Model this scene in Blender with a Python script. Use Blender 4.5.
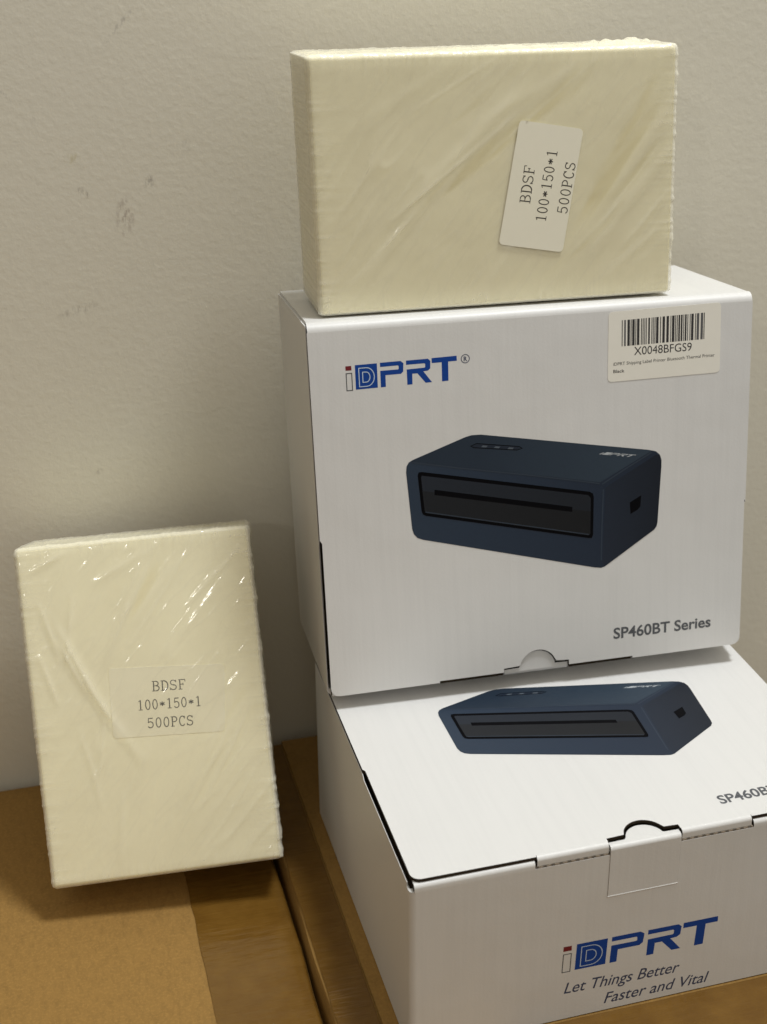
import bpy, bmesh, math, random
from mathutils import Vector, Matrix, noise
random.seed(7)
S = 0.001                      # everything below is written in millimetres
scene = bpy.context.scene
for o in list(bpy.data.objects): bpy.data.objects.remove(o)

# ------------------------------------------------------------------ camera
CAM_POS = (-111.75, -397.76, 329.31)
RIGHT = Vector((0.953295965, -0.301693290, 0.014420891))
DOWN = Vector((-0.112944190, -0.400351086, -0.909374850))
FWD = Vector((0.280125709, 0.865274619, -0.415727579))
cam = bpy.data.cameras.new('camera'); cam_ob = bpy.data.objects.new('camera', cam)
scene.collection.objects.link(cam_ob); scene.camera = cam_ob
m = Matrix((RIGHT, -DOWN, -FWD)).transposed().to_4x4()
m.translation = Vector(CAM_POS) * S
cam_ob.matrix_world = m
cam.sensor_width = 36.0; cam.sensor_fit = 'AUTO'
cam.lens = 1408.9 * 36.0 / 1024.0
cam.shift_x = -76.58 / 1024.0; cam.shift_y = 12.88 / 1024.0
cam.clip_start = 0.02; cam.clip_end = 50.0
cam.dof.use_dof = True; cam.dof.focus_distance = 0.585; cam.dof.aperture_fstop = 13.0

# ------------------------------------------------------------------ world (dim warm room, brighter above than below)
world = bpy.data.worlds.new('World'); scene.world = world; world.use_nodes = True
nt = world.node_tree; nt.nodes.clear()
w_out = nt.nodes.new('ShaderNodeOutputWorld'); w_bg = nt.nodes.new('ShaderNodeBackground')
w_tc = nt.nodes.new('ShaderNodeTexCoord')
w_map = nt.nodes.new('ShaderNodeMapRange'); w_ramp = nt.nodes.new('ShaderNodeValToRGB')
w_map.inputs['From Min'].default_value = -1; w_map.inputs['From Max'].default_value = 1
w_dot = nt.nodes.new('ShaderNodeVectorMath'); w_dot.operation = 'DOT_PRODUCT'
w_dot.inputs[1].default_value = Vector((0.42, -0.25, 0.87)).normalized()
nt.links.new(w_tc.outputs['Generated'], w_dot.inputs[0]); nt.links.new(w_dot.outputs['Value'], w_map.inputs['Value'])
nt.links.new(w_map.outputs[0], w_ramp.inputs[0]); nt.links.new(w_ramp.outputs[0], w_bg.inputs[0])
e = w_ramp.color_ramp.elements
e[0].position = 0.455; e[0].color = (0.030, 0.021, 0.015, 1)
e[1].position = 0.86; e[1].color = (0.67, 0.63, 0.55, 1)
w_bg.inputs['Strength'].default_value = 1.0
nt.links.new(w_bg.outputs[0], w_out.inputs[0])

# ------------------------------------------------------------------ ceiling lamp
lamp = bpy.data.lights.new('ceiling_lamp', 'AREA'); lamp.shape = 'DISK'; lamp.size = 0.28
lamp.energy = 14.6; lamp.color = (0.955, 0.985, 1.0)
lamp_ob = bpy.data.objects.new('ceiling_lamp', lamp); scene.collection.objects.link(lamp_ob)
lamp_ob.location = (0.38, -0.05, 1.42)
lamp_ob.rotation_euler = (Vector((0.05, 0.12, 0.0)) - Vector(lamp_ob.location)).to_track_quat('-Z', 'Y').to_euler()

# a second, weaker lamp farther back in the room (its small reflections sparkle in the film)
lamp2 = bpy.data.lights.new('room_lamp', 'AREA'); lamp2.shape = 'DISK'; lamp2.size = 0.12
lamp2.energy = 1.9; lamp2.color = (1.0, 0.96, 0.88)
lamp2_ob = bpy.data.objects.new('room_lamp', lamp2); scene.collection.objects.link(lamp2_ob)
lamp2_ob.location = (-1.10, -1.66, 1.10)
lamp2_ob.rotation_euler = (Vector((0.0, 0.15, 0.0)) - Vector(lamp2_ob.location)).to_track_quat('-Z', 'Y').to_euler()

# ------------------------------------------------------------------ render / colour
scene.render.engine = 'CYCLES'
scene.cycles.max_bounces = 8; scene.cycles.transparent_max_bounces = 16
scene.cycles.caustics_reflective = False; scene.cycles.caustics_refractive = False
scene.render.resolution_x = 767; scene.render.resolution_y = 1024
vs = scene.view_settings; vs.view_transform = 'Standard'; vs.look = 'None'; vs.exposure = 0.13; vs.gamma = 1.0
vs.use_curve_mapping = False

# ------------------------------------------------------------------ material helpers
def new_mat(name):
    mt = bpy.data.materials.new(name); mt.use_nodes = True
    n = mt.node_tree; b = n.nodes['Principled BSDF']
    return mt, n, b
def nd(n, kind, **kw):
    x = n.nodes.new(kind)
    for k, v in kw.items():
        if k in x.inputs: x.inputs[k].default_value = v
        else: setattr(x, k, v)
    return x
def math_nd(n, op, a, b=None, clamp=False):
    x = n.nodes.new('ShaderNodeMath'); x.operation = op; x.use_clamp = clamp
    for i, v in enumerate((a, b)):
        if v is None: continue
        if isinstance(v, (int, float)): x.inputs[i].default_value = v
        else: n.links.new(v, x.inputs[i])
    return x.outputs[0]
def obj_coords(n, scale=(1, 1, 1)):
    tc = n.nodes.new('ShaderNodeTexCoord'); mp = n.nodes.new('ShaderNodeMapping')
    mp.inputs['Scale'].default_value = scale
    n.links.new(tc.outputs['Object'], mp.inputs[0]); return mp.outputs[0]
def noise_nd(n, vec, scale, detail=3, rough=0.5):
    x = nd(n, 'ShaderNodeTexNoise', Scale=scale, Detail=detail, Roughness=rough)
    n.links.new(vec, x.inputs['Vector']); return x.outputs['Fac']
def bump_nd(n, height, strength, dist, normal=None):
    x = nd(n, 'ShaderNodeBump', Strength=strength, Distance=dist); n.links.new(height, x.inputs['Height'])
    if normal is not None: n.links.new(normal, x.inputs['Normal'])
    return x.outputs[0]
def mix_col(n, fac, a, b):
    x = n.nodes.new('ShaderNodeMix'); x.data_type = 'RGBA'
    if isinstance(fac, (int, float)): x.inputs[0].default_value = fac
    else: n.links.new(fac, x.inputs[0])
    for i, v in ((6, a), (7, b)):
        if isinstance(v, tuple): x.inputs[i].default_value = (*v, 1)
        else: n.links.new(v, x.inputs[i])
    return x.outputs[2]
def ramp(n, fac, lo, hi):
    x = nd(n, 'ShaderNodeMapRange'); x.clamp = True
    x.inputs['From Min'].default_value = lo; x.inputs['From Max'].default_value = hi
    n.links.new(fac, x.inputs['Value']); return x.outputs[0]

def plain(name, col, rough=0.5, spec=0.5, var=0.06, scale=220):
    mt, n, b = new_mat(name)
    v = obj_coords(n); f = noise_nd(n, v, scale, 3)
    c2 = tuple(max(0, c * (1 - var)) for c in col)
    n.links.new(mix_col(n, f, col, c2), b.inputs['Base Color'])
    b.inputs['Roughness'].default_value = rough; b.inputs['Specular IOR Level'].default_value = spec
    return mt

def make_white_board(name):
    """coated white corrugated board, flutes running front to back show through faintly"""
    mt, n, b = new_mat(name)
    v = obj_coords(n)
    flute = noise_nd(n, obj_coords(n, (1, 0.04, 0.04)), 330, 2, 0.6)
    broad = noise_nd(n, v, 14, 3)
    fine = noise_nd(n, v, 900, 2)
    col = mix_col(n, broad, (0.672, 0.667, 0.657), (0.645, 0.640, 0.629))
    col = mix_col(n, math_nd(n, 'MULTIPLY', ramp(n, flute, 0.45, 0.80), 0.40), col, (0.60, 0.597, 0.59))
    n.links.new(col, b.inputs['Base Color'])
    b.inputs['Roughness'].default_value = 0.42; b.inputs['Specular IOR Level'].default_value = 0.35
    h = math_nd(n, 'ADD', math_nd(n, 'MULTIPLY', flute, 0.32), math_nd(n, 'MULTIPLY', fine, 0.22))
    h = math_nd(n, 'ADD', h, math_nd(n, 'MULTIPLY', broad, 6.0))
    n.links.new(bump_nd(n, h, 0.35, 0.0004), b.inputs['Normal'])
    return mt

def make_kraft(name, c1, c2, rough=0.75):
    mt, n, b = new_mat(name)
    v = obj_coords(n)
    fib = noise_nd(n, obj_coords(n, (1, 0.35, 1)), 420, 4, 0.65)
    spk = noise_nd(n, v, 750, 3, 0.65)
    broad = noise_nd(n, v, 9, 4)
    wave = noise_nd(n, obj_coords(n, (0.08, 1, 0.08)), 160, 2)
    col = mix_col(n, broad, c1, c2)
    col = mix_col(n, math_nd(n, 'MULTIPLY', ramp(n, fib, 0.45, 0.75), 0.45), col, tuple(c * 0.55 for c in c1))
    col = mix_col(n, math_nd(n, 'MULTIPLY', ramp(n, spk, 0.48, 0.75), 0.45), col, tuple(min(1, c * 1.4) for c in c1))
    n.links.new(col, b.inputs['Base Color'])
    b.inputs['Roughness'].default_value = rough; b.inputs['Specular IOR Level'].default_value = 0.25
    h = math_nd(n, 'ADD', math_nd(n, 'MULTIPLY', fib, 0.5), math_nd(n, 'MULTIPLY', wave, 1.2))
    h = math_nd(n, 'ADD', h, math_nd(n, 'MULTIPLY', broad, 8.0))
    n.links.new(bump_nd(n, h, 0.5, 0.0006), b.inputs['Normal'])
    return mt

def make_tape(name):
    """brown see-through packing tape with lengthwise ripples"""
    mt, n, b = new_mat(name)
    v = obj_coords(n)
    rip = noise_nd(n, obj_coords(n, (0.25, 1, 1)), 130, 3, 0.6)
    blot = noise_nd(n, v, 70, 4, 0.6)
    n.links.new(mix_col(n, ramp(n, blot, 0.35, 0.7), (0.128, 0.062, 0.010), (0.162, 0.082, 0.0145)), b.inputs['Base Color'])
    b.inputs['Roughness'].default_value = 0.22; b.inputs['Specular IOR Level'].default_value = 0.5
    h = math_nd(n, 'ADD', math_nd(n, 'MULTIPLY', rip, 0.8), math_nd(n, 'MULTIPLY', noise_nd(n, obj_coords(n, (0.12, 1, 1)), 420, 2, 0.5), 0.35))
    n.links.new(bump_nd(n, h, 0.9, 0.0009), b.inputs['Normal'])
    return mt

def make_wall(name):
    mt, n, b = new_mat(name)
    v = obj_coords(n)
    dab = noise_nd(n, v, 320, 2, 0.55); mid = noise_nd(n, v, 110, 3, 0.5); broad = noise_nd(n, v, 5, 3)
    col = mix_col(n, broad, (0.69, 0.655, 0.555), (0.65, 0.615, 0.52))
    # marks rubbed onto the paint: x, z (mm), half sizes, turn, strength, tint
    marks = [(-83, 218, 4.2, 3.0, 0.3, 0.60, (0.50, 0.44, 0.26)), (-80, 203, 3.6, 2.6, -0.5, 0.95, (0.28, 0.25, 0.22)),
             (-51, 207, 2.4, 3.6, -0.4, 0.95, (0.24, 0.22, 0.20)), (-63, 192, 4.6, 10.0, -0.10, 0.90, (0.30, 0.24, 0.20)),
             (-59, 272, 1.3, 12.0, -0.75, 0.75, (0.40, 0.38, 0.34)), (-87, 151, 11.0, 2.6, 0.28, 0.70, (0.36, 0.33, 0.28)),
             (-85, 72, 2.4, 1.6, 0.5, 0.75, (0.40, 0.37, 0.32)), (-34, 222, 2.6, 3.0, 0.0, 0.60, (0.40, 0.38, 0.34)),
             (-108, 245, 6.0, 1.0, -0.8, 0.6, (0.42, 0.40, 0.36)), (-98, 235, 2.0, 2.0, 0, 0.5, (0.44, 0.42, 0.37)),
             (205, 60, 2.5, 2.0, 0, 0.4, (0.45, 0.42, 0.37)), (-60, 110, 14, 8, 0.3, 0.18, (0.46, 0.43, 0.36))]
    sep = n.nodes.new('ShaderNodeSeparateXYZ'); n.links.new(v, sep.inputs[0])
    streak = noise_nd(n, obj_coords(n, (1, 1, 0.35)), 700, 3, 0.7)
    for (x, z, rx, rz, a, st, tint) in marks:
        dx = math_nd(n, 'SUBTRACT', sep.outputs['X'], x * S); dz = math_nd(n, 'SUBTRACT', sep.outputs['Z'], z * S)
        ca, sa = math.cos(a), math.sin(a)
        p = math_nd(n, 'ADD', math_nd(n, 'MULTIPLY', dx, ca / (rx * S)), math_nd(n, 'MULTIPLY', dz, sa / (rx * S)))
        q = math_nd(n, 'ADD', math_nd(n, 'MULTIPLY', dx, -sa / (rz * S)), math_nd(n, 'MULTIPLY', dz, ca / (rz * S)))
        r2 = math_nd(n, 'ADD', math_nd(n, 'MULTIPLY', p, p), math_nd(n, 'MULTIPLY', q, q))
        mask = math_nd(n, 'SUBTRACT', 1.0, r2, True)
        mask = math_nd(n, 'MULTIPLY', mask, ramp(n, streak, 0.44, 0.62))
        col = mix_col(n, math_nd(n, 'MULTIPLY', mask, st * 0.8, True), col, tint)
    n.links.new(col, b.inputs['Base Color'])
    b.inputs['Roughness'].default_value = 0.6; b.inputs['Specular IOR Level'].default_value = 0.3
    h = math_nd(n, 'ADD', ramp(n, dab, 0.35, 0.7), math_nd(n, 'MULTIPLY', mid, 1.0))
    n.links.new(bump_nd(n, h, 0.26, 0.0002), b.inputs['Normal'])
    return mt

def make_paper(name):
    mt, n, b = new_mat(name)
    f = noise_nd(n, obj_coords(n), 25, 3)
    lay = noise_nd(n, obj_coords(n, (0.02, 1, 0.02)), 1400, 2, 0.7)
    col = mix_col(n, f, (0.94, 0.885, 0.63), (0.92, 0.86, 0.60))
    n.links.new(mix_col(n, math_nd(n, 'MULTIPLY', ramp(n, lay, 0.4, 0.7), 0.14), col, (0.74, 0.68, 0.46)), b.inputs['Base Color'])
    b.inputs['Roughness'].default_value = 0.5; b.inputs['Specular IOR Level'].default_value = 0.3
    n.links.new(bump_nd(n, lay, 0.25, 0.0003), b.inputs['Normal'])
    return mt

def make_film(name):
    """clear shrink film: see-through and glossy; hazy where it lifts off the paper ("lift") or is gathered at the edges"""
    mt = bpy.data.materials.new(name); mt.use_nodes = True; n = mt.node_tree; n.nodes.clear()
    out = n.nodes.new('ShaderNodeOutputMaterial')
    tr = n.nodes.new('ShaderNodeBsdfTransparent'); gl = n.nodes.new('ShaderNodeBsdfGlossy'); df = n.nodes.new('ShaderNodeBsdfDiffuse')
    tl = n.nodes.new('ShaderNodeBsdfTranslucent'); m0 = n.nodes.new('ShaderNodeMixShader')
    for x in (df, tl): x.inputs[0].default_value = (0.96, 0.935, 0.83, 1)
    n.links.new(df.outputs[0], m0.inputs[1]); n.links.new(tl.outputs[0], m0.inputs[2])
    m0.inputs[0].default_value = 0.15
    gl.inputs['Roughness'].default_value = 0.10
    v = obj_coords(n)
    mr = n.nodes.new('ShaderNodeMapping'); mr.inputs['Rotation'].default_value = (0, math.radians(48), 0); n.links.new(v, mr.inputs[0])
    mp = n.nodes.new('ShaderNodeMapping'); mp.inputs['Scale'].default_value = (0.22, 1, 1.0)
    n.links.new(mr.outputs[0], mp.inputs[0])
    crease = math_nd(n, 'ABSOLUTE', math_nd(n, 'SUBTRACT', noise_nd(n, mp.outputs[0], 95, 2, 0.5), 0.5))
    crease = math_nd(n, 'SUBTRACT', 1.0, math_nd(n, 'MULTIPLY', crease, 9.0), True)
    cr = noise_nd(n, v, 38, 2, 0.5); fine = noise_nd(n, v, 240, 1, 0.5)
    h = math_nd(n, 'ADD', math_nd(n, 'MULTIPLY', cr, 1.0), math_nd(n, 'MULTIPLY', fine, 0.06))
    h = math_nd(n, 'ADD', h, math_nd(n, 'MULTIPLY', math_nd(n, 'POWER', crease, 1.6), 0.16))
    bmp = bump_nd(n, h, 0.47, 0.0028)
    n.links.new(bmp, gl.inputs['Normal'])
    lw = nd(n, 'ShaderNodeLayerWeight', Blend=0.5); n.links.new(bmp, lw.inputs['Normal'])
    schlick = math_nd(n, 'ADD', math_nd(n, 'MULTIPLY', math_nd(n, 'POWER', lw.outputs['Facing'], 5.0), 0.45), 0.045, True)
    at = n.nodes.new('ShaderNodeAttribute'); at.attribute_name = 'lift'
    n.links.new(mix_col(n, ramp(n, at.outputs['Fac'], 0.0, 0.22), (0.95, 0.935, 0.885), (0.99, 0.99, 0.985)), tr.inputs[0])
    m1 = n.nodes.new('ShaderNodeMixShader'); m2 = n.nodes.new('ShaderNodeMixShader')
    milk = math_nd(n, 'ADD', math_nd(n, 'MULTIPLY', math_nd(n, 'POWER', lw.outputs['Facing'], 3.0), 0.4), math_nd(n, 'MULTIPLY', at.outputs['Fac'], 0.52), True)
    milk = math_nd(n, 'ADD', milk, math_nd(n, 'MULTIPLY', math_nd(n, 'POWER', crease, 3.0), 0.05), True)
    n.links.new(milk, m1.inputs[0]); n.links.new(tr.outputs[0], m1.inputs[1]); n.links.new(m0.outputs[0], m1.inputs[2])
    n.links.new(schlick, m2.inputs[0]); n.links.new(m1.outputs[0], m2.inputs[1]); n.links.new(gl.outputs[0], m2.inputs[2])
    n.links.new(m2.outputs[0], out.inputs[0])
    return mt

def make_dash(name):
    mt, n, b = new_mat(name)
    w = nd(n, 'ShaderNodeTexWave', Scale=95.0, Distortion=0.6); w.bands_direction = 'X'
    n.links.new(obj_coords(n), w.inputs['Vector'])
    n.links.new(mix_col(n, ramp(n, w.outputs['Fac'], 0.3, 0.6), (0.10, 0.08, 0.06), (0.27, 0.22, 0.165)), b.inputs['Base Color'])
    b.inputs['Roughness'].default_value = 0.9
    return mt

M = {}
M['board'] = make_white_board('white_coated_board')
M['kraft_edge'] = plain('kraft_cut_edge', (0.045, 0.033, 0.022), 0.9, 0.1, 0.4, 900)
M['cut'] = plain('board_cut_line', (0.20, 0.175, 0.14), 0.8, 0.1)
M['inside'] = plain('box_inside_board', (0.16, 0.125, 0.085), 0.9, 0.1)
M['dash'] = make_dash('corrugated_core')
M['carton'] = make_kraft('carton_kraft', (0.30, 0.172, 0.048), (0.25, 0.140, 0.037))
M['tape'] = make_tape('brown_packing_tape')
M['wall'] = make_wall('painted_wall')
M['paper'] = make_paper('cream_label_paper')
M['film'] = make_film('shrink_film')
M['sticker'] = plain('sticker_paper', (0.95, 0.905, 0.70), 0.45, 0.4, 0.04)
M['sticker_top'] = plain('loose_sticker_paper', (0.86, 0.825, 0.68), 0.45, 0.4, 0.04)
M['barcode_paper'] = plain('barcode_sticker_paper', (0.80, 0.775, 0.70), 0.35, 0.4, 0.04)
M['ink'] = plain('black_ink', (0.035, 0.034, 0.036), 0.5, 0.3, 0.2, 800)
M['grey_ink'] = plain('dark_grey_ink', (0.10, 0.105, 0.115), 0.5, 0.3, 0.2, 800)
M['serif_ink'] = plain('label_ink', (0.055, 0.05, 0.045), 0.5, 0.3, 0.3, 900)
M['blue'] = plain('logo_blue_ink', (0.006, 0.052, 0.285), 0.4, 0.22, 0.1)
M['red'] = plain('logo_red_ink', (0.17, 0.012, 0.018), 0.4, 0.4, 0.1)
M['pale_blue'] = plain('logo_pale_line', (0.50, 0.60, 0.74), 0.4, 0.4, 0.05)
M['bar_mid'] = plain('barcode_grey_ink', (0.11, 0.11, 0.115), 0.5, 0.3, 0.2, 800)

# ------------------------------------------------------------------ mesh helpers
class MB:
    def __init__(self): self.v = []; self.f = []; self.mi = []; self.mats = []
    def slot(self, mat):
        if mat not in self.mats: self.mats.append(mat)
        return self.mats.index(mat)
    def poly(self, pts, mat):
        b = len(self.v); self.v += [tuple(p) for p in pts]; self.f.append(tuple(range(b, b + len(pts)))); self.mi.append(self.slot(mat))
    def flat(self, uv, z, mat):
        a = sum(uv[i][0] * uv[(i + 1) % len(uv)][1] - uv[(i + 1) % len(uv)][0] * uv[i][1] for i in range(len(uv)))
        if a < 0: uv = uv[::-1]
        self.poly([(u, v, z) for u, v in uv], mat)
    def prism(self, uv, z0, z1, mat, side=None):
        a = sum(uv[i][0] * uv[(i + 1) % len(uv)][1] - uv[(i + 1) % len(uv)][0] * uv[i][1] for i in range(len(uv)))
        if a < 0: uv = uv[::-1]
        n = len(uv); b = len(self.v); side = side or mat
        self.v += [(u, v, z0) for u, v in uv] + [(u, v, z1) for u, v in uv]
        self.f.append(tuple(range(b + n - 1, b - 1, -1))); self.mi.append(self.slot(mat))
        self.f.append(tuple(range(b + n, b + 2 * n))); self.mi.append(self.slot(mat))
        for i in range(n):
            j = (i + 1) % n
            self.f.append((b + i, b + j, b + n + j, b + n + i)); self.mi.append(self.slot(side))
    def box(self, a, c, mat):
        (x0, y0, z0), (x1, y1, z1) = a, c
        self.prism([(x0, y0), (x1, y0), (x1, y1), (x0, y1)], z0, z1, mat)
    def extrude_x(self, yz, x0, x1, mat, cap=None):
        """profile in the y-z plane swept along x"""
        n = len(yz); b = len(self.v); cap = cap or mat
        a = sum(yz[i][0] * yz[(i + 1) % n][1] - yz[(i + 1) % n][0] * yz[i][1] for i in range(n))
        if a < 0: yz = yz[::-1]
        self.v += [(x0, y, z) for y, z in yz] + [(x1, y, z) for y, z in yz]
        self.f.append(tuple(range(b + n - 1, b - 1, -1))); self.mi.append(self.slot(cap))
        self.f.append(tuple(range(b + n, b + 2 * n))); self.mi.append(self.slot(cap))
        for i in range(n):
            j = (i + 1) % n
            self.f.append((b + i, b + j, b + n + j, b + n + i)); self.mi.append(self.slot(mat))
    def stroke(self, pts, w, z, mat, closed=False):
        """flat mitred ribbon along a polyline"""
        n = len(pts); L = []; R = []
        for i in range(n):
            p = Vector(pts[i])
            if closed or 0 < i < n - 1:
                d0 = (p - Vector(pts[i - 1])).normalized(); d1 = (Vector(pts[(i + 1) % n]) - p).normalized()
            else:
                d0 = d1 = ((Vector(pts[1]) - p) if i == 0 else (p - Vector(pts[-2]))).normalized()
            n0 = Vector((-d0.y, d0.x)); n1 = Vector((-d1.y, d1.x)); nn = n0 + n1
            if nn.length < 1e-6: nn = n0
            nn.normalize(); k = w / 2 / max(0.5, nn.dot(n0))
            L.append(p + nn * k); R.append(p - nn * k)
        for i in range(n if closed else n - 1):
            j = (i + 1) % n
            self.flat([tuple(R[i]), tuple(R[j]), tuple(L[j]), tuple(L[i])], z, mat)
    def build(self, name, parent=None, smooth=False, bevel=0, loc=None, rot=None, xf=None, merge=False):
        me = bpy.data.meshes.new(name)
        vv = [Vector(p) for p in self.v]
        if xf: vv = [xf(p) for p in vv]
        me.from_pydata([tuple(p * S) for p in vv], [], self.f)
        for mt in self.mats: me.materials.append(mt)
        for p, i in zip(me.polygons, self.mi): p.material_index = i
        o = bpy.data.objects.new(name, me); scene.collection.objects.link(o)
        if merge or bevel:
            bm = bmesh.new(); bm.from_mesh(me); bmesh.ops.remove_doubles(bm, verts=bm.verts, dist=1e-7)
            if bevel:
                ed = [x for x in bm.edges if len(x.link_faces) == 2 and x.calc_face_angle(0) > 0.6]
                bmesh.ops.bevel(bm, geom=ed, offset=bevel * S, segments=2, affect='EDGES', profile=0.5, clamp_overlap=True)
            bm.to_mesh(me); bm.free()
        if smooth:
            me.polygons.foreach_set('use_smooth', [True] * len(me.polygons))
            if smooth != 'all':
                me.set_sharp_from_angle(angle=math.radians(40))
        me.update()
        if parent: o.parent = parent
        if loc is not None: o.location = Vector(loc) * S
        if rot is not None: o.rotation_euler = rot
        return o

def thing(name, label, cat, matrix, group=None):
    o = bpy.data.objects.new(name, None); scene.collection.objects.link(o)
    o.empty_display_size = 0.02; o.matrix_world = matrix
    o['label'] = label; o['category'] = cat
    if group: o['group'] = group
    return o
def frame(origin, cx, cy, cz):
    mm = Matrix((Vector(cx), Vector(cy), Vector(cz))).transposed().to_4x4(); mm.translation = Vector(origin) * S
    return mm
def arc(cx, cy, r, a0, a1, n):
    return [(cx + r * math.cos(math.radians(a0 + (a1 - a0) * i / n)), cy + r * math.sin(math.radians(a0 + (a1 - a0) * i / n))) for i in range(n + 1)]

# sans-serif text from the built-in font, turned into mesh at once
_txt_cache = {}
def text_polys(body, bold=0.0):
    key = (body, bold)
    if key in _txt_cache: return _txt_cache[key]
    cu = bpy.data.curves.new('text', 'FONT'); cu.body = body; cu.size = 1.0; cu.offset = bold; cu.resolution_u = 4; cu.fill_mode = 'BOTH'
    ob = bpy.data.objects.new('text', cu); scene.collection.objects.link(ob)
    dg = bpy.context.evaluated_depsgraph_get(); dg.update()
    me = bpy.data.meshes.new_from_object(ob.evaluated_get(dg))
    res = ([(v.co.x, v.co.y) for v in me.vertices], [tuple(p.vertices) for p in me.polygons])
    bpy.data.objects.remove(ob); bpy.data.curves.remove(cu); bpy.data.meshes.remove(me)
    _txt_cache[key] = res
    return res
def cap_height(bold=0.0):
    v, _ = text_polys('H', bold); return max(p[1] for p in v)
def add_text(mb, body, u0, u1, vbase, cap, z, mat, bold=0.0, shear=0.0, slope=0.0):
    v, f = text_polys(body, bold)
    x0 = min(p[0] for p in v); x1 = max(p[0] for p in v); sx = (u1 - u0) / (x1 - x0); sy = cap / cap_height(bold)
    b = len(mb.v)
    for (x, y) in v:
        u = u0 + (x - x0) * sx + shear * y * sy
        mb.v.append((u, vbase + y * sy + slope * (u - u0), z))
    for p in f:
        a = sum(mb.v[b + p[i]][0] * mb.v[b + p[(i + 1) % len(p)]][1] - mb.v[b + p[(i + 1) % len(p)]][0] * mb.v[b + p[i]][1] for i in range(len(p)))
        mb.f.append(tuple(b + i for i in (p if a > 0 else p[::-1]))); mb.mi.append(mb.slot(mat))

# narrow serif capitals and figures for the pack stickers, drawn as strokes (cell 0..0.5 wide, 0..1 high)
def ell(cx, cy, rx, ry, a0, a1, n=14):
    return [(cx + rx * math.cos(math.radians(a0 + (a1 - a0) * i / n)), cy + ry * math.sin(math.radians(a0 + (a1 - a0) * i / n))) for i in range(n + 1)]
TK, TN = 0.085, 0.055          # thick and thin strokes
SERIF = {
 'B': [([(.10, 0), (.10, 1)], TK), ([(.0, .97), (.24, .97)], TN), ([(.0, .03), (.24, .03)], TN), ([(.10, .53), (.25, .53)], TN),
       (ell(.23, .75, .17, .22, 90, -90), TN + .02), (ell(.24, .28, .20, .25, 90, -90), TN + .02)],
 'D': [([(.10, 0), (.10, 1)], TK), ([(.0, .97), (.2, .97)], TN), ([(.0, .03), (.2, .03)], TN), (ell(.18, .5, .27, .47, 90, -90, 18), TK)],
 'S': [(ell(.23, .74, .17, .23, 25, 270, 14) + ell(.23, .27, .19, .24, 90, -155, 14), TN + .015), ([(.41, .98), (.41, .74)], TN), ([(.03, .02), (.03, .27)], TN)],
 'F': [([(.10, 0), (.10, 1)], TK), ([(.0, .97), (.43, .97)], TN), ([(.42, 1), (.44, .76)], TN), ([(.10, .52), (.30, .52)], TN), ([(.30, .64), (.30, .40)], TN), ([(.0, .03), (.24, .03)], TN)],
 'P': [([(.10, 0), (.10, 1)], TK), ([(.0, .97), (.22, .97)], TN), ([(.0, .03), (.24, .03)], TN), (ell(.21, .72, .21, .25, 90, -90), TN + .02), ([(.10, .47), (.22, .47)], TN)],
 'C': [(ell(.25, .5, .20, .48, 40, 320, 18), TK * .9), ([(.41, 1), (.42, .72)], TN)],
 '1': [([(.23, 0), (.23, 1)], TK), ([(.08, .86), (.23, .97)], TN), ([(.08, .03), (.38, .03)], TN)],
 '0': [(ell(.23, .5, .17, .47, 0, 360, 22), TK * .85)],
 '5': [([(.40, .96), (.09, .96)], TN + .02), ([(.09, .97), (.06, .50)], TN), (ell(.21, .32, .19, .30, 135, -150, 16), TK * .85)],
 '*': [([(.23, .72), (.23, .28)], TK), ([(.05, .61), (.41, .39)], TK), ([(.05, .39), (.41, .61)], TK)],
}
def add_serif(mb, body, origin, du, dv, z, mat, adv=0.56, wgt=1.0):
    """origin: start of the baseline; du: vector of one cell; dv: vector of the cap height"""
    du = Vector(du); dv = Vector(dv); o = Vector(origin); ratio = du.length / dv.length
    for i, ch in enumerate(body):
        for pts, w in SERIF[ch]:
            P = [o + du * (i + p[0] / adv) + dv * p[1] for p in pts]
            mb.stroke([(q.x, q.y) for q in P], w * dv.length * wgt, z + 0.004 * random.random(), mat)

# ------------------------------------------------------------------ setting: the wall
wm = MB()
WX0, WX1 = -1300, 1500
wy = lambda x: 239.2 - 0.0295 * x
wm.prism([(WX0, wy(WX0)), (WX1, wy(WX1)), (WX1, wy(WX1) + 120), (WX0, wy(WX0) + 120)], -420, 1300, M['wall'])
wall = wm.build('wall'); wall['kind'] = 'structure'

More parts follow.
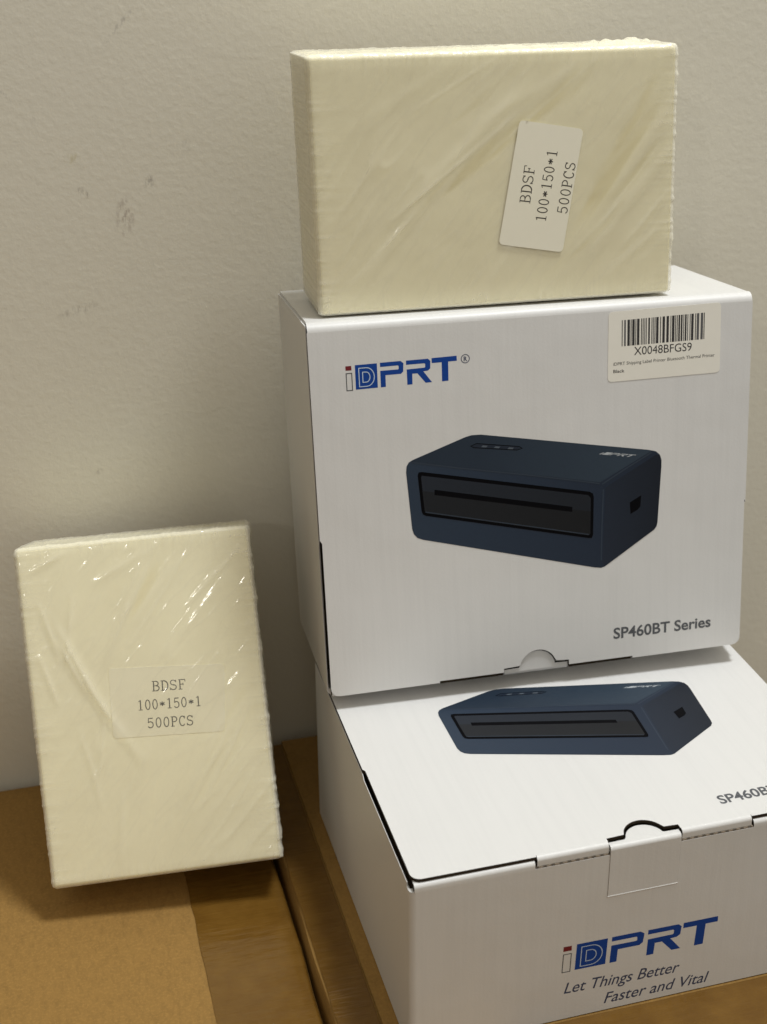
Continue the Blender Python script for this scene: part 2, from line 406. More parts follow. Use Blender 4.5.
# ------------------------------------------------------------------ brown cartons everything stands on
CL_TOP = -93.8
def rough_box(mb, x0, x1, y0, y1, z0, z1, mat, r=2.5, jitter=0.6, step=14, seed=0):
    """carton body with softened, slightly uneven top edges"""
    nx = max(2, int((x1 - x0) / step)); ny = max(2, int((y1 - y0) / step))
    xs = [x0, x0 + r * .3, x0 + r] + [x0 + (x1 - x0) * i / nx for i in range(1, nx)] + [x1 - r, x1 - r * .3, x1]
    ys = [y0, y0 + r * .3, y0 + r] + [y0 + (y1 - y0) * i / ny for i in range(1, ny)] + [y1 - r, y1 - r * .3, y1]
    def drop(t, a, b):
        d = min(t - a, b - t)
        return 0 if d >= r else r - math.sqrt(max(0, r * r - (r - d) ** 2))
    base = len(mb.v); W_ = len(xs)
    for y in ys:
        for x in xs:
            n1 = noise.noise(Vector((x * .021 + seed, y * .017, 3.1))); n2 = noise.noise(Vector((y * .03, seed + 9, 1.7)))
            mb.v.append((x + (jitter * 1.6 * n2 if x in (xs[0], xs[-1], xs[1], xs[-2]) else 0), y, z1 - drop(x, x0, x1) - drop(y, y0, y1) + jitter * n1 * .7))
    s = mb.slot(mat)
    for j in range(len(ys) - 1):
        for i in range(W_ - 1):
            a = base + j * W_ + i; mb.f.append((a, a + 1, a + 1 + W_, a + W_)); mb.mi.append(s)
    ring = [base + i for i in range(W_)] + [base + j * W_ + W_ - 1 for j in range(1, len(ys))] + \
           [base + (len(ys) - 1) * W_ + i for i in range(W_ - 2, -1, -1)] + [base + j * W_ for j in range(len(ys) - 2, 0, -1)]
    b2 = len(mb.v)
    for k in ring: mb.v.append((mb.v[k][0], mb.v[k][1], z0))
    n = len(ring)
    for i in range(n):
        j = (i + 1) % n
        mb.f.append((ring[j], ring[i], b2 + i, b2 + j)); mb.mi.append(s)
    mb.f.append(tuple(b2 + i for i in range(n - 1, -1, -1))); mb.mi.append(s)

def tape_strip(mb, x0, x1, y0, y1, z, mat, fold_x=None, fold=0, seed=0, step=4.0):
    """tape lying on a carton top, folded down over the edge at fold_x"""
    prof = [(x0 + (x1 - x0) * i / 10, 0.0) for i in range(11)]
    if fold: prof += [(x1 + 1.1, -0.5), (x1 + 1.8, -1.6), (x1 + 2.0, -4)] + [(x1 + 2.0, -4 - fold * i / 3) for i in (1, 2, 3)]
    ny = int((y1 - y0) / step); base = len(mb.v); s = mb.slot(mat); W_ = len(prof)
    for j in range(ny + 1):
        y = y0 + (y1 - y0) * j / ny
        for i, (x, dz) in enumerate(prof):
            wv = 0.30 * noise.noise(Vector((x * .05 + seed, y * .16, 2.2))) + 0.18 * noise.noise(Vector((x * .02, y * .45, seed + 4.0)))
            ed = 0.5 * noise.noise(Vector((y * .08, seed, .5))) if i == 0 else 0
            n2 = 0.96 * noise.noise(Vector((y * .03, 2.0 + 9, 1.7))) if dz < 0 else 0
            mb.v.append((x + ed + n2, y, z + dz + wv + 0.55))
    for j in range(ny):
        for i in range(W_ - 1):
            a = base + j * W_ + i; mb.f.append((a, a + 1, a + 1 + W_, a + W_)); mb.mi.append(s)

ca = thing('cardboard_carton', 'brown taped cardboard carton under the leaning label pack', 'carton', Matrix.Translation(Vector((-200, 20, -330)) * S), 'brown cartons against the wall')
inv = lambda o: (lambda p: p - Vector((o.location)) / S)
b = MB(); rough_box(b, -420, -26.6, -300, 238, -330, CL_TOP, M['carton'], seed=2.0)
b.build('carton_body', ca, smooth=True, xf=inv(ca))
b = MB(); tape_strip(b, -68.5, -28.8, -300, 232, CL_TOP, M['tape'], fold=40, seed=1)
b.build('packing_tape', ca, smooth='all', xf=inv(ca))

cb = thing('cardboard_carton', 'brown cardboard carton beneath the two stacked white printer boxes', 'carton', Matrix.Translation(Vector((150, 0, -330)) * S), 'brown cartons against the wall')
b = MB(); rough_box(b, -24.2, 202, -300, 232, -330, -88.0, M['carton'], seed=5.0)
b.build('carton_body', cb, smooth=True, xf=inv(cb))
b = MB(); b.box((-6, -300, -87.95), (201.5, 231, -86.35), M['carton'])
b.build('carton_flap', cb, smooth=True, bevel=0.7, xf=inv(cb))
b = MB(); tape_strip(b, 40, 201, -299, -1.5, -86.3, M['tape'], seed=8)
tape_strip(b, -22.8, -6.6, -299, 229, -88.0, M['tape'], seed=14)  # added strip, its dark brown stands in for the white boxes' shade
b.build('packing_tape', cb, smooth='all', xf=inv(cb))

# ------------------------------------------------------------------ white printer boxes
W, D, H = 193.6, 164.06, 85.8
# printed art in lid millimetres (u to the right, v up from the front edge)
LOGO = {
 'dot': [(15.1, 145.95), (17.5, 145.95), (17.55, 144.1), (15.1, 144.1)],
 'stem': [(15.25, 142.9), (17.55, 142.9), (17.55, 135.85), (15.25, 135.85)],
 'box': [(19.0, 146.1), (28.1, 146.2), (28.05, 136.1), (18.95, 136.0)],
 'P': [(29.36, 146.3), (37.9, 146.4), (39.1, 145.4), (38.9, 142.0), (37.9, 141.05), (31.45, 141.0), (31.4, 136.15), (29.3, 136.1), (29.35, 142.95), (36.8, 143.0), (37.05, 143.3), (37.02, 144.4), (36.7, 144.65), (29.36, 144.55)],
 'R': [(40.2, 146.35), (49.4, 146.45), (50.4, 145.45), (50.25, 142.35), (49.25, 141.5), (47.3, 141.35), (50.8, 136.55), (48.1, 136.5), (44.8, 140.7), (42.65, 140.7), (42.55, 136.3), (40.4, 136.25), (40.35, 142.65), (47.9, 142.85), (48.15, 143.1), (48.2, 144.35), (47.9, 144.65), (40.2, 144.6)],
 'T': [(50.95, 146.55), (61.55, 146.75), (61.6, 144.65), (57.9, 144.6), (57.8, 136.6), (55.05, 136.5), (55.15, 144.5), (50.95, 144.5)]}
def add_logo(mb, fn, z, registered=True):
    t = lambda pts: [fn(p) for p in pts]
    mb.flat(t(LOGO['dot']), z, M['red'])
    mb.stroke(t(LOGO['stem']), 0.40, z, M['grey_ink'], closed=True)
    mb.flat(t(LOGO['box']), z, M['blue'])
    for k in 'PRT': mb.flat(t(LOGO[k]), z, M['blue'])
    dout = [(20.5, 144.7), (23.6, 144.75)] + ell(23.6, 140.9, 3.2, 3.85, 90, -90, 10)[1:] + [(20.5, 137.05)]
    din = [(22.0, 143.0), (23.4, 143.0)] + ell(23.4, 140.9, 1.6, 2.1, 90, -90, 8)[1:] + [(22.0, 138.8)]
    mb.stroke(t(dout), 0.36, z + 0.06, M['pale_blue'], closed=True)
    mb.stroke(t(din), 0.36, z + 0.06, M['pale_blue'], closed=True)
    if registered:
        mb.stroke(t(ell(65.2, 145.2, 1.75, 1.75, 0, 342, 18)), 0.34, z, M['slogan'], closed=True)
        add_text(mb, 'R', 64.5, 66.0, 144.25, 1.9, z, M['slogan'], bold=.03)

def print_mat(name, c0, c1, axis, lo, hi, rough=0.38):
    """printed ink whose tone runs across the picture as it does in the print"""
    mt, n, b = new_mat(name)
    tc = n.nodes.new('ShaderNodeTexCoord'); sp = n.nodes.new('ShaderNodeSeparateXYZ'); n.links.new(tc.outputs['Object'], sp.inputs[0])
    f = ramp(n, sp.outputs[axis], lo * S, hi * S)
    ns = noise_nd(n, tc.outputs['Object'], 500, 2)
    col = mix_col(n, f, c0, c1)
    n.links.new(mix_col(n, math_nd(n, 'MULTIPLY', ns, 0.2), col, tuple(x * .7 for x in c0)), b.inputs['Base Color'])
    b.inputs['Roughness'].default_value = rough; b.inputs['Specular IOR Level'].default_value = 0.32
    return mt
M['p_front'] = print_mat('print_front_navy', (0.012, 0.021, 0.040), (0.023, 0.038, 0.064), 'X', 125, 40)
M['p_top'] = print_mat('print_top_navy', (0.016, 0.027, 0.045), (0.031, 0.049, 0.072), 'X', 70, 150)
M['p_side'] = print_mat('print_side_navy', (0.006, 0.010, 0.019), (0.012, 0.019, 0.034), 'X', 152, 126)
M['p_panel'] = print_mat('print_panel_black', (0.007, 0.010, 0.016), (0.014, 0.019, 0.029), 'X', 120, 45)
M['p_lower'] = print_mat('print_panel_lower', (0.004, 0.005, 0.007), (0.009, 0.011, 0.015), 'X', 120, 45)
M['p_black'] = plain('print_slot_black', (0.002, 0.002, 0.003), 0.6, 0.06)
M['p_edge'] = plain('print_edge_highlight', (0.030, 0.043, 0.064), 0.4, 0.3)
M['slogan'] = plain('slogan_blue_grey_ink', (0.055, 0.068, 0.125), 0.5, 0.3, 0.2, 800)
M['p_pale'] = plain('print_button_grey', (0.085, 0.105, 0.13), 0.4, 0.3)
M['p_white'] = plain('print_pale_lettering', (0.42, 0.45, 0.48), 0.4, 0.4)

def add_printer_picture(mb, fn):
    t = lambda pts: [fn(p) for p in pts]
    z = 0.05
    sil = [(38.3, 99.0), (38.6, 101.6), (39.6, 103.2), (41.2, 104.1), (64.2, 111.9), (67.0, 112.5), (71.0, 112.4), (146.2, 98.7), (149.8, 97.7), (151.7, 96.0), (152.5, 93.5), (152.5, 90.5), (151.1, 65.0), (150.7, 63.2), (149.6, 61.7), (127.9, 47.9), (126.4, 46.9), (124.6, 46.5), (121.4, 47.1), (44.4, 68.6), (42.0, 69.7), (40.6, 71.5), (39.9, 73.9)]
    mb.flat(t(sil), z, M['p_front'])
    mb.flat(t([(40.4, 103.6), (41.2, 104.1), (64.2, 111.9), (67.0, 112.5), (71.0, 112.4), (146.2, 98.7), (148.0, 98.2), (124.2, 86.2), (120.8, 86.9)]), z + .04, M['p_top'])
    mb.flat(t([(126.6, 83.6), (149.6, 96.0), (151.7, 96.0), (152.5, 93.5), (152.5, 90.5), (151.1, 65.0), (150.7, 63.2), (149.6, 61.7), (127.9, 47.9), (126.2, 47.1), (125.4, 50)]), z + .04, M['p_side'])
    mb.stroke(t([(41.0, 103.2), (60, 99.0), (90, 93.0), (120.6, 86.4), (123.8, 85.6)]), 0.5, z + .08, M['p_edge'])
    mb.stroke(t([(125.0, 85.2), (137, 91.8), (147.8, 97.4)]), 0.55, z + .08, M['p_edge'])
    mb.stroke(t([(125.6, 82.8), (125.0, 66), (124.7, 50)]), 0.5, z + .08, M['p_edge'])
    mb.flat(t([(43.2, 97.2), (43.6, 98.5), (45.0, 98.6), (119.2, 82.4), (120.8, 81.4), (121.2, 79.8), (120.9, 62.4), (120.3, 61.0), (118.9, 61.1), (46.2, 79.1), (44.8, 79.9), (44.3, 81.4)]), z + .08, M['p_black'])
    mb.flat(t([(44.6, 96.3), (44.9, 97.0), (118.6, 80.9), (119.8, 79.4), (119.6, 63.2), (118.8, 62.4), (46.5, 80.3), (45.6, 81.5)]), z + .12, M['p_panel'])
    mb.flat(t([(44.9, 90.3), (50.1, 89.2), (111.3, 75.2), (119.7, 73.4), (119.6, 63.2), (118.8, 62.4), (46.5, 80.3), (45.6, 81.5)]), z + .14, M['p_lower'])
    mb.flat(t([(50.2, 90.3), (111.3, 76.3), (111.3, 74.0), (50.1, 88.0)]), z + .16, M['p_black'])
    mb.stroke(t([(45.8, 80.9), (70, 74.9), (119.0, 62.8)]), 0.35, z + .16, M['p_edge'])
    mb.flat(t([(137.9, 75.5), (143.2, 78.3), (142.9, 73.3), (141.6, 71.8), (138.3, 70.2)]), z + .08, M['p_black'])
    mb.stroke(t([(66.5, 107.8), (69.0, 108.7), (87.6, 105.7), (89.0, 104.8), (86.8, 104.2), (67.8, 107.0)]), 0.30, z + .08, M['p_black'], closed=True)
    mb.flat(t([(67.2, 107.7), (69.2, 108.4), (87.3, 105.5), (88.0, 105.0), (86.6, 104.5), (68.1, 107.1)]), z + .08, M['p_side'])
    for u in (71.0, 76.5, 82.5):
        v0 = 107.35 - (u - 71) * .165
        mb.flat(t([(u, v0 - .35), (u + 2.2, v0 - .70), (u + 2.9, v0 - .05), (u + .8, v0 + .30)]), z + .10, M['p_pale'])
    # the small mark on the printed machine's own top, foreshortened
    g = lambda u, v: fn((123.4 + (u - 15) * .315 + (v - 136) * .26, 98.9 - (u - 15) * .060 + (v - 136) * .075))
    for k in 'PRT': mb.flat([g(*p) for p in LOGO[k]], z + .08, M['p_white'])
    mb.flat([g(*p) for p in LOGO['box']], z + .08, M['p_white'])
    mb.flat([g(*p) for p in LOGO['stem']], z + .08, M['p_white'])

TAB1, TAB2, TAB3, TAB4 = 49.9, 78.8, 109.8, 139.6
def lid_outline(hinge):
    pts = [(0.25, hinge), (0.3, 73.0), (1.2, 71.5), (1.2, 5.0)]
    pts += arc(5.0, 4.9, 3.8, 180, 270, 6)[1:]
    pts += [(TAB1 - .3, 1.1), (TAB1 - .3, 2.0), (TAB2 + .3, 2.0), (TAB2 + .3, 3.9), (86.6, 4.3)]
    pts += [p for p in arc(95.0, 2.4, 8.6, 164, 24, 16)]
    pts += [(103.6, 4.7), (TAB3 - .3, 4.3), (TAB3 - .3, 2.0), (TAB4 + .3, 2.0), (TAB4 + .3, 1.1)]
    pts += arc(W - 4.7, 4.9, 3.8, 270, 360, 6)
    pts += [(W - 0.9, 71.5), (W - .4, 70.0), (W - .3, hinge)]
    return pts

def printer_box(label, matrix, lid_turn, tongue_gap, open_slots=False):
    root = thing('printer_box', label, 'box', matrix, 'white printer boxes in the tower')
    # --- tray
    b = MB(); bd = M['board']; ke = M['kraft_edge']
    zf = D * math.sin(lid_turn)                    # how far the lid's front edge stands above or below its hinge
    U = [(0, D - 1.3)] + arc(2.6, 2.6, 2.6, 180, 270, 6) + arc(W - 2.6, 2.6, 2.6, 270, 360, 6) + [(W, D - 1.3), (W - .8, D - 1.3), (W - .8, 3.0), (.8, 3.0), (.8, D - 1.3)]
    b.prism(U, -H, zf - 5, bd)
    b.box((0.9, D - 2.5, -H + .1), (W - 0.9, D - 0.12, -3.3), bd)
    b.box((1, 1, -H + .2), (W - 1, D - 1, -H + 2.4), bd)
    zl = lambda y: (D - y) * math.sin(lid_turn)
    for x0, x1 in ((0, 0.25), (W - 0.25, W)):        # rims of the side walls: a shallow cut-out near the front
        b.extrude_x([(4.5, zf - 5), (4.5, zl(4.5) - 3.0), (69.5, zl(69.5) - 3.0), (71.5, zl(71.5) - 1.7), (D - 1.3, -1.75), (D - 1.3, zf - 5)], x0, x1, bd)
    roll = [(0, zf - 5)] + [(0, zf - 3.4)] + arc(1.7, zf - 3.4, 1.7, 180, 90, 5)[1:] + [(3.2, zf - 1.75), (3.2, zf - 5)]
    for x0, x1 in ((1.7, TAB1 - 1), (TAB4 + 1, W - 1.7)): b.extrude_x(roll, x0, x1, bd, ke)
    for x0, x1 in ((TAB1 - 1, TAB2 + 1), (TAB3 - 1, TAB4 + 1)):
        b.box((x0, 0, zf - 5), (x1, 2.6, zf - 4.75), bd)
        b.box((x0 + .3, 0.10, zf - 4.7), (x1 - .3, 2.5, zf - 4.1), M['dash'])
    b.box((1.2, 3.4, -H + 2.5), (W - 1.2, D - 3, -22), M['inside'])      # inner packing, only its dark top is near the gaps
    body = b.build('box_body', root, smooth=True)
    # --- thumb tongue coming over the front edge
    b = MB(); r = 1.6
    prof = [(-0.25, zf - 24.5), (-0.25, zf - 2.7)] + arc(-0.25 + r, zf - 2.7, r, 180, 90, 5) + [(1.9, zf - 1.1), (1.9, zf - 2.2), (0.9, zf - 3.4), (0.2, zf - 24.5)]
    b.extrude_x(prof, TAB2 + 0.7, TAB3 - 0.7, bd, bd)
    b.box((TAB2 + 1.4, 0.0, zf - 5), (TAB3 - 1.4, 2.0, zf - 3.7), bd)
    b.prism([(TAB2 + 0.7, 1.9), (TAB3 - 0.7, 1.9), (TAB3 - 0.7, 3.0), (103.0, 3.2)] + arc(94.9, 1.9, 8.6 - tongue_gap, 12, 164, 16) + [(86.4, 3.0), (TAB2 + 0.7, 2.8)], zf - 2.2, zf - 1.12, bd, ke)
    for xa in (TAB2 + .55, TAB3 - .80):                    # the two cuts and the fold that free the tongue
        b.poly([(xa, -0.03, zf - 24.4), (xa + .25, -0.03, zf - 24.4), (xa + .25, -0.03, zf - 3.4), (xa, -0.03, zf - 3.4)], M['cut'])
    b.extrude_x([(0.2, zf - 25.3), (-.12, zf - 25.15), (-.42, zf - 24.7), (-.42, zf - 24.45), (-.2, zf - 24.2), (0.2, zf - 24.2)], TAB2 + .6, TAB3 - .6, bd, bd)
    b.build('thumb_tongue', root, smooth=True)
    # --- lid with its rounded hinge fold
    b = MB(); r = 3.6; th = 1.5; hy = D - r
    b.prism([(u, v - D) for u, v in lid_outline(hy)], -th, 0, bd, ke)
    prof = arc(-r, -r, r, 90, 0, 8) + [(0, -r - .5), (-th, -r - .5)] + arc(-r, -r, r - th, 0, 90, 6)
    b.extrude_x(prof, 0.5, W - .5, bd, ke)
    for x0, x1 in ((TAB1, TAB2), (TAB3, TAB4)) if open_slots else ():   # raw-board strips, dark to stand in for the shade inside the open slots
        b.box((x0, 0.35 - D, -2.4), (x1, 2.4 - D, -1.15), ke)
    for x0, x1 in ((TAB1 - .1, TAB2 + .1), (TAB3 - .1, TAB4 + .1)) if not open_slots else ():     # flaps folding down into the front wall
        prof = [(2.0 - D, 0)] + [(2.0 - D - 1.7 * math.sin(math.radians(a)), -1.7 + 1.7 * math.cos(math.radians(a))) for a in (20, 40, 60, 80, 90)]
        prof += [(0.3 - D, -3.9), (1.5 - D, -3.9), (1.5 - D, -1.7), (2.0 - D, -1.3)]
        b.extrude_x(prof, x0, x1, bd, ke)
    lid = b.build('box_lid', root, smooth=True, merge=True, loc=(0, D, 0), rot=(-lid_turn, 0, 0))
    return root, body, lid

lid_xf = lambda p: Vector((p.x, p.y - D, p.z + 0.03))
# upper box: stands on its front wall, leaning back towards the wall
UO = (-3.02, 120.52, 4.69)
c0 = (0.9983304, -0.0560269, 0.0140484); c1 = (0.0572044, 0.9927088, -0.1060983); c2 = (-0.0080016, 0.1067248, 0.9942564)
up, up_body, up_lid = printer_box('white printer box standing upright on top of the other box, with barcode sticker', frame(UO, c0, c2, tuple(-x for x in c1)), 0.0129, 0.2, True)
b = MB(); add_logo(b, lambda p: p, 0.0); b.build('brand_logo', up_lid, xf=lid_xf)
b = MB(); add_printer_picture(b, lambda p: p); b.build('printer_picture', up_lid, xf=lid_xf)
b = MB(); add_text(b, 'SP460BT Series', 130.7, 178.0, 11.6, 5.2, 0.03, M['grey_ink'], bold=0.022); b.build('model_text', up_lid, xf=lid_xf)
# barcode sticker
b = MB()
def round_rect(c, r, n=4):
    out = []
    k = len(c)
    for i in range(k):
        p = Vector(c[i]); a = (Vector(c[i - 1]) - p).normalized(); d = (Vector(c[(i + 1) % k]) - p).normalized()
        s0 = p + a * r; s1 = p + d * r
        for j in range(n + 1):
            t = j / n; out.append(tuple((1 - t) ** 2 * s0 + 2 * t * (1 - t) * p + t * t * s1))
    return out
b.prism(round_rect([(127.7, 160.1), (178.6, 160.9), (178.8, 130.5), (127.4, 130.2)], 2.0), 0.0, 0.10, M['barcode_paper'])
stk = b.build('barcode_sticker', up_lid, xf=lid_xf)
stk['label'] = 'cream barcode sticker at the upper right corner'
b = MB(); u = 133.6; rb = random.Random(21)
while u < 171.2:
    w_ = rb.choice((0.38, 0.38, 0.75, 1.1)); g_ = rb.choice((0.32, 0.36, 0.36, 0.7))
    w_ = min(w_, 171.5 - u)
    b.flat([(u, 145.2 + (u - 133) * .01), (u + w_, 145.2 + (u - 133) * .01), (u + w_, 156.3 + (u - 133) * .018), (u, 156.3 + (u - 133) * .018)], 0.13, M['ink'] if rb.random() < .7 else M['bar_mid'])
    u += w_ + g_
b.build('barcode', up_lid, xf=lid_xf)
b = MB()
add_text(b, 'X0048BFGS9', 139.2, 165.5, 141.0, 3.5, 0.13, M['ink'])
add_text(b, 'iDPRT Shipping Label Printer Bluetooth Thermal Printer', 129.9, 176.2, 137.1, 1.35, 0.13, M['ink'], slope=.012)
add_text(b, 'Black', 129.9, 134.9, 134.0, 1.35, 0.13, M['ink'], bold=0.01)
b.build('sticker_text', up_lid, xf=lid_xf)

# lower box: lies flat on its base, lid up
lo, lo_body, lo_lid = printer_box('white printer box lying flat on the carton with slogan on its front', Matrix.Identity(4), -0.0208, 0.75)
la = lambda p: (1.01817 * p[0] + .05212 * p[1] - 2.4185, -.012583 * p[0] + 1.01864 * p[1] + 1.8328)
b = MB(); add_printer_picture(b, la); b.build('printer_picture', lo_lid, xf=lid_xf)
b = MB(); add_text(b, 'SP460BT Series', 131.8, 179.0, 11.4, 5.2, 0.03, M['grey_ink'], bold=0.022, slope=.03); b.build('model_text', lo_lid, xf=lid_xf)
front_xf = lambda p: Vector((p.x, -p.z - 0.03, p.y))
lf = lambda p: (1.44123 * p[0] + .032708 * p[1] + 35.7325, -.037014 * p[0] + 1.267947 * p[1] - 233.2536)
b = MB(); add_logo(b, lf, 0.0, registered=False); b.build('brand_logo', lo_body, xf=front_xf)
b = MB()
add_text(b, 'Let Things Better', 63.4, 113.2, -72.7, 5.4, 0.0, M['slogan'], bold=.006, shear=.26, slope=-.032)
add_text(b, 'Faster and Vital', 81.2, 126.6, -82.3, 5.4, 0.0, M['slogan'], bold=.006, shear=.26, slope=-.016)
b.build('slogan_text', lo_body, xf=front_xf)

# ------------------------------------------------------------------ shrink-wrapped label packs
def rounded_block(w, t, h, r, step, disp=None):
    """dense rounded box, x 0..w, y 0..t (front at 0), z 0..h; disp(point, normal) moves the skin outwards"""
    mb = {'v': [], 'f': [], 'key': {}}
    def ticks(n_len):
        n = max(2, int(round((n_len - 2 * r) / step)))
        return [0, r * .15, r * .4, r * .7] + [r + (n_len - 2 * r) * i / n for i in range(n + 1)] + [n_len - r * .7, n_len - r * .4, n_len - r * .15, n_len]
    X, Y, Z_ = ticks(w), ticks(t), ticks(h)
    def vert(p):
        k = (round(p[0], 4), round(p[1], 4), round(p[2], 4))
        if k in mb['key']: return mb['key'][k]
        c = Vector((min(max(p[0], r), w - r), min(max(p[1], r), t - r), min(max(p[2], r), h - r)))
        d = Vector(p) - c; n = d.normalized(); q = c + n * r
        if disp: q = q + n * disp(q, n)
        mb['v'].append(q); mb['key'][k] = len(mb['v']) - 1; return len(mb['v']) - 1
    def sheet(A, B, fn, flip):
        for i in range(len(A) - 1):
            for j in range(len(B) - 1):
                q = [vert(fn(A[i], B[j])), vert(fn(A[i + 1], B[j])), vert(fn(A[i + 1], B[j + 1])), vert(fn(A[i], B[j + 1]))]
                mb['f'].append(q[::-1] if flip else q)
    sheet(X, Z_, lambda a, c: (a, 0, c), False); sheet(X, Z_, lambda a, c: (a, t, c), True)
    sheet(X, Y, lambda a, c: (a, c, 0), True); sheet(X, Y, lambda a, c: (a, c, h), False)
    sheet(Y, Z_, lambda a, c: (0, a, c), True); sheet(Y, Z_, lambda a, c: (w, a, c), False)
    return mb['v'], mb['f']
def block_obj(name, v, f, mat, parent):
    me = bpy.data.meshes.new(name); me.from_pydata([tuple(p * S) for p in v], [], f); me.materials.append(mat)
    me.polygons.foreach_set('use_smooth', [True] * len(me.polygons)); me.update()
    o = bpy.data.objects.new(name, me); scene.collection.objects.link(o); o.parent = parent
    return o
def seg_dist(x, z, s):
    (x0, z0, x1, z1) = s[:4]; dx, dz = x1 - x0, z1 - z0; L2 = dx * dx + dz * dz
    t = max(0, min(1, ((x - x0) * dx + (z - z0) * dz) / L2)); px, pz = x0 + dx * t, z0 + dz * t
    side = ((x - x0) * dz - (z - z0) * dx) / math.sqrt(L2)
    return math.hypot(x - px, z - pz), t, side

def label_pack(label, matrix, w, t, h, folds, seed, sticker, texts, crest=(), contacts=(), outside=False):
    root = thing('label_pack', label, 'label pack', matrix, 'wrapped packs of labels')
    def paper_disp(p, n):
        d = 0.0
        if abs(n.x) > .5 or abs(n.z) > .5:
            d += 0.22 * noise.noise(Vector((p.y * 1.1, seed, p.z * .02 if abs(n.x) > .5 else p.x * .02)))
        return d
    v, f = rounded_block(w, t, h, 1.9, 3.0, paper_disp)
    block_obj('label_stack', v, f, M['paper'], root)
    lifts = []
    def in_poly(x, z, poly):
        c = False
        for i in range(len(poly)):
            (x0, z0), (x1, z1) = poly[i - 1], poly[i]
            if (z0 > z) != (z1 > z) and x < (x1 - x0) * (z - z0) / (z1 - z0) + x0: c = not c
        return c
    def film_disp(p, n):
        d = 0.5; lift = 0.30
        edge_x = min(p.x, w - p.x); edge_z = min(p.z, h - p.z)
        if n.y < -0.3:
            d += 0.2
            warp = 2.5 * noise.noise(Vector((p.x * .03, p.z * .03, seed + 5)))
            for s in folds:
                dist, tt, side = seg_dist(p.x + warp, p.z + warp * .6, s)
                prof = math.sin(math.pi * min(1, max(0.03, tt * .97 + .03))) ** .7
                g = math.exp(-(dist / s[4]) ** 2)
                d += s[5] * prof * g
                lift += 0.16 * min(1, s[5] * 2) * prof * g
            q1_ = p.x * .80 - p.z * .60; q2_ = p.x * .60 + p.z * .80
            for s in contacts:
                dist, tt, side = seg_dist(p.x + warp * 1.4, p.z + warp, s)
                wob = 1 + .7 * noise.noise(Vector((p.x * .07, p.z * .07, seed + 31)))
                k = max(0.0, min(1.0, 1.6 - 1.25 * dist / (s[4] * wob * (0.30 + .85 * tt)))) * s[5]
                k *= min(1.0, tt * 3.5) * min(1.0, (1 - tt) * 3.5 + .05) * (.85 + .6 * noise.noise(Vector((q1_ * .35, q2_ * .03, seed + 33))))
                k = max(0.0, k)
                d -= 0.12 * k; lift -= 0.40 * k
            # sheaves of fine drawn creases running across the face
            q1 = p.x * .80 - p.z * .60; q2 = p.x * .60 + p.z * .80
            rid = 1 - abs(noise.noise(Vector((q1 * .17, q2 * .022, seed + 2)))) * 3.2
            if rid > 0:
                m_ = max(0, noise.noise(Vector((p.x * .028, p.z * .028, seed + 21))) + .15)
                d += 0.55 * rid ** 3 * m_; lift += 0.10 * rid ** 3 * m_
            d += 0.16 * noise.noise(Vector((p.x * .06, p.z * .06, seed)))
            lift += 0.13 * noise.noise(Vector((q1 * .05, q2 * .02, seed + 4)))
            d = max(d, 0.36)
            ins = in_poly(p.x, p.z, sticker)
            if ins:
                if outside: d = min(d, 0.55)
                else: lift *= 0.35
        # pleats where the film is drawn round the edges
        pe = math.exp(-edge_x / 6.0) if abs(n.x) < .9 else 0.8
        a_ = noise.noise(Vector((p.z * .5, p.x * .03, seed + 3))); b_ = noise.noise(Vector((p.z * .95, p.x * .04, seed + 7)))
        d += pe * (0.45 * max(0, a_) + 0.42 * max(0, b_)); lift += pe * 0.55 * max(0, b_ + .05)
        if p.x > w - 1.2: d += 0.9 * max(0, noise.noise(Vector((p.z * .30, p.y * .12, seed + 41)))) + 0.25
        pz = math.exp(-edge_z / 4.5) if abs(n.z) < .9 else 0.8
        a_ = noise.noise(Vector((p.x * .5, p.z * .03, seed + 13))); b_ = noise.noise(Vector((p.x * 1.3, p.z * .05, seed + 17)))
        d += pz * (0.40 * max(0, a_) + 0.34 * max(0, b_)); lift += pz * 0.45 * max(0, b_ + .05)
        corner = sum(1 for c in n if abs(c) > .3)
        if corner >= 2: lift += 0.55
        if n.z > .5:
            d += 0.5 * max(0, noise.noise(Vector((p.x * .16, p.y * .16, seed))))
            for (xa, xb, amp) in crest:
                if xa < p.x < xb:
                    k = math.sin(math.pi * (p.x - xa) / (xb - xa)) ** .5 * math.exp(-((p.y - t * .30) / 4) ** 2)
                    d += amp * k * (0.75 + .9 * noise.noise(Vector((p.x * .35, 0, seed)))); lift += .35 * k
        if n.z < -.5: d = min(d, 0.5)
        lifts.append(max(0.0, min(1.0, lift)))
        return d
    v, f = rounded_block(w, t, h, 2.0, 0.8, film_disp)
    film = block_obj('shrink_film', v, f, M['film'], root)
    film.data.attributes.new('lift', 'FLOAT', 'POINT').data.foreach_set('value', lifts)
    b = MB(); so = 0.62 if outside else 0.0
    b.prism(round_rect(sticker, 2.0), so + 0.04, so + 0.16, M['sticker_top' if outside else 'sticker'])
    face = lambda p: Vector((p.x, -p.z, p.y))
    st = b.build('size_sticker', root, xf=face)
    b = MB()
    for body, org, du, dv in texts: add_serif(b, body, org, du, dv, so + 0.19, M['serif_ink'], wgt=1.18)
    b.build('sticker_text', st, xf=face)
    return root

def run(p0, p1, n, up, k=.56):
    """cell vector for n characters between p0 and p1, with the cap vector"""
    d = (Vector(p1) - Vector(p0)) / (n - 1 + .45 / k)
    return tuple(d), tuple(up)
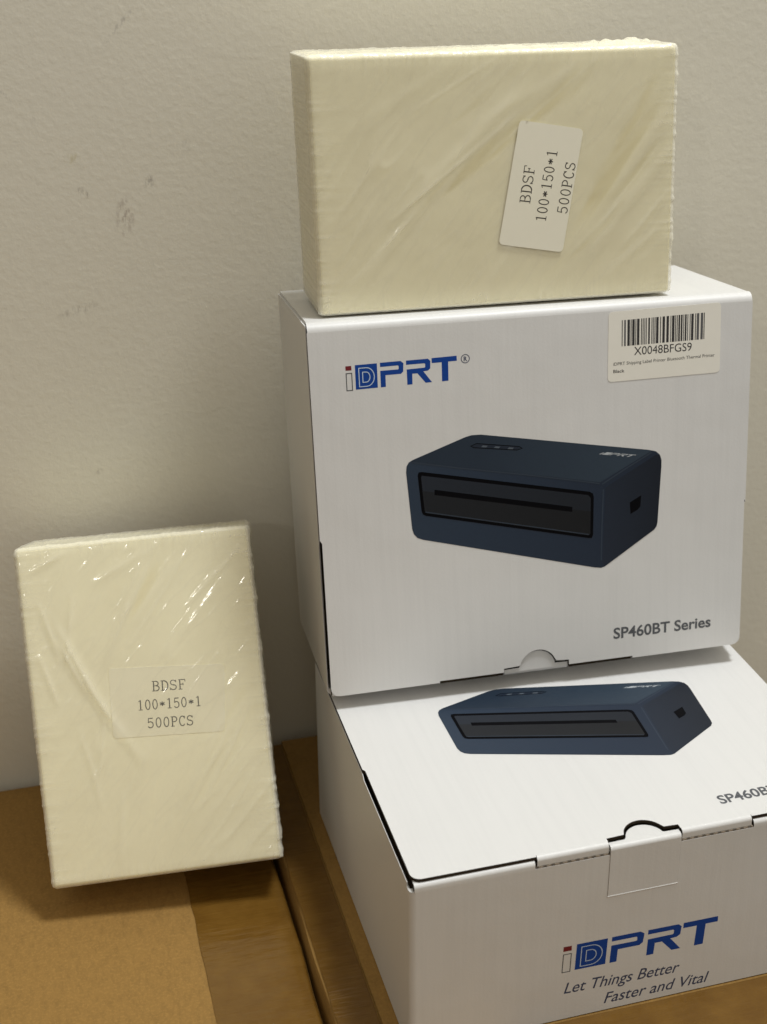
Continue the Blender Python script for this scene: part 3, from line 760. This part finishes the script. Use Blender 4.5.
# pack on top of the upper box, on its long edge
pu_m = frame((3.96, 148.07, 167.75), (0.9967994, -0.0774547, 0.0197919), (0.0786351, 0.9945695, -0.0681759), (-0.0144039, 0.0695141, 0.9974770))
tU = []
for body, p0, p1, cap in (('BDSF', (88.2, 40.6), (90.4, 55.2), (-4.5, .72)), ('100*150*1', (94.8, 32.8), (99.9, 61.0), (-4.4, .72)), ('500PCS', (103.9, 35.5), (107.6, 55.6), (-4.35, .8))):
    du, dv = run(p0, p1, len(body), cap); tU.append((body, p0, du, dv))
label_pack('cream film-wrapped label pack on its long edge atop the upper white box', pu_m, 150.0, 50.0, 100.0,
           [(32, 38, 92, 92, 2.6, 0.75), (36, 34, 84, 78, 1.6, .35), (104, 20, 148, 78, 3.0, 0.6), (112, 16, 149, 62, 2.4, .5), (14, 10, 52, 52, 1.8, .35), (120, 8, 147, 30, 1.5, .45), (60, 70, 120, 99, 2.2, .3), (20, 75, 60, 98, 2.0, .25), (70, 8, 82, 26, 1.5, .3), (30, 36, 88, 80, .8, .55), (60, 52, 120, 99, .7, .5), (100, 14, 132, 44, .8, .5), (112, 22, 147, 66, .7, .5), (128, 20, 149, 44, .8, .55), (8, 20, 26, 48, .8, .4), (12, 12, 46, 44, .7, .4), (40, 78, 78, 99, .7, .35)],
           1.7, [(83.98, 73.65), (110.7, 69.0), (102.1, 19.9), (74.8, 24.8)], tU, crest=((112, 148, 2.4), (60, 110, 0.9)),
           contacts=[(26, 30, 122, 98, 4.6, .85), (104, 22, 152, 98, 8.0, .75), (116, 34, 148, 66, 3.0, .6), (92, 8, 132, 40, 3.0, .45), (52, 70, 92, 99, 2.6, .35)], outside=True)
# pack leaning on the wall at the left
pl_m = frame((-126.89, 126.79, -75.55), (0.9906665, -0.1283220, 0.0459720), (0.1362399, 0.9214734, -0.3637656), (0.0043172, 0.3666336, 0.9303554))
tL = []
for body, p0, p1 in (('BDSF', (51.6, 81.9), (66.0, 81.2)), ('100*150*1', (44.5, 74.2), (72.0, 72.9)), ('500PCS', (47.9, 65.9), (67.6, 64.8))):
    du, dv = run(p0, p1, len(body), (.2, 4.5)); tL.append((body, p0, du, dv))
label_pack('cream film-wrapped label pack standing on end and leaning against the wall', pl_m, 100.0, 50.0, 150.0,
           [(14, 112, 44, 50, 2.2, .9), (10, 122, 38, 62, 1.4, .45), (7, 126, 14, 98, 0.9, .7), (12, 110, 24, 84, 0.9, .8), (5, 104, 12, 80, .9, .6), (6, 140, 22, 147, 1.0, .6), (18, 70, 24, 30, 1.0, .35), (34, 98, 62, 149, .8, .5), (46, 104, 78, 148, .7, .45), (66, 26, 97, 78, .8, .5), (58, 22, 88, 72, .7, .4), (22, 40, 34, 90, .7, .35), (70, 118, 97, 142, .8, .45), (34, 96, 56, 146, 2.2, .6), (44, 110, 70, 140, 1.6, .4), (60, 30, 94, 92, 2.6, .7), (68, 40, 92, 74, 1.4, .4), (30, 132, 60, 146, 1.5, .35), (62, 100, 90, 132, 2.0, .4), (16, 96, 22, 130, 1.3, .5), (30, 8, 34, 40, 1.6, .35), (40, 40, 48, 60, 1.5, .3)],
           6.3, [(33.9, 94.2), (84.0, 90.5), (81.1, 60.5), (32.7, 63.2)], tL,
           contacts=[(38, 96, 66, 148, 3.5, .4), (62, 30, 96, 88, 3.5, .4), (72, 34, 98, 74, 2.4, .35), (40, 12, 58, 60, 3.0, .25)])
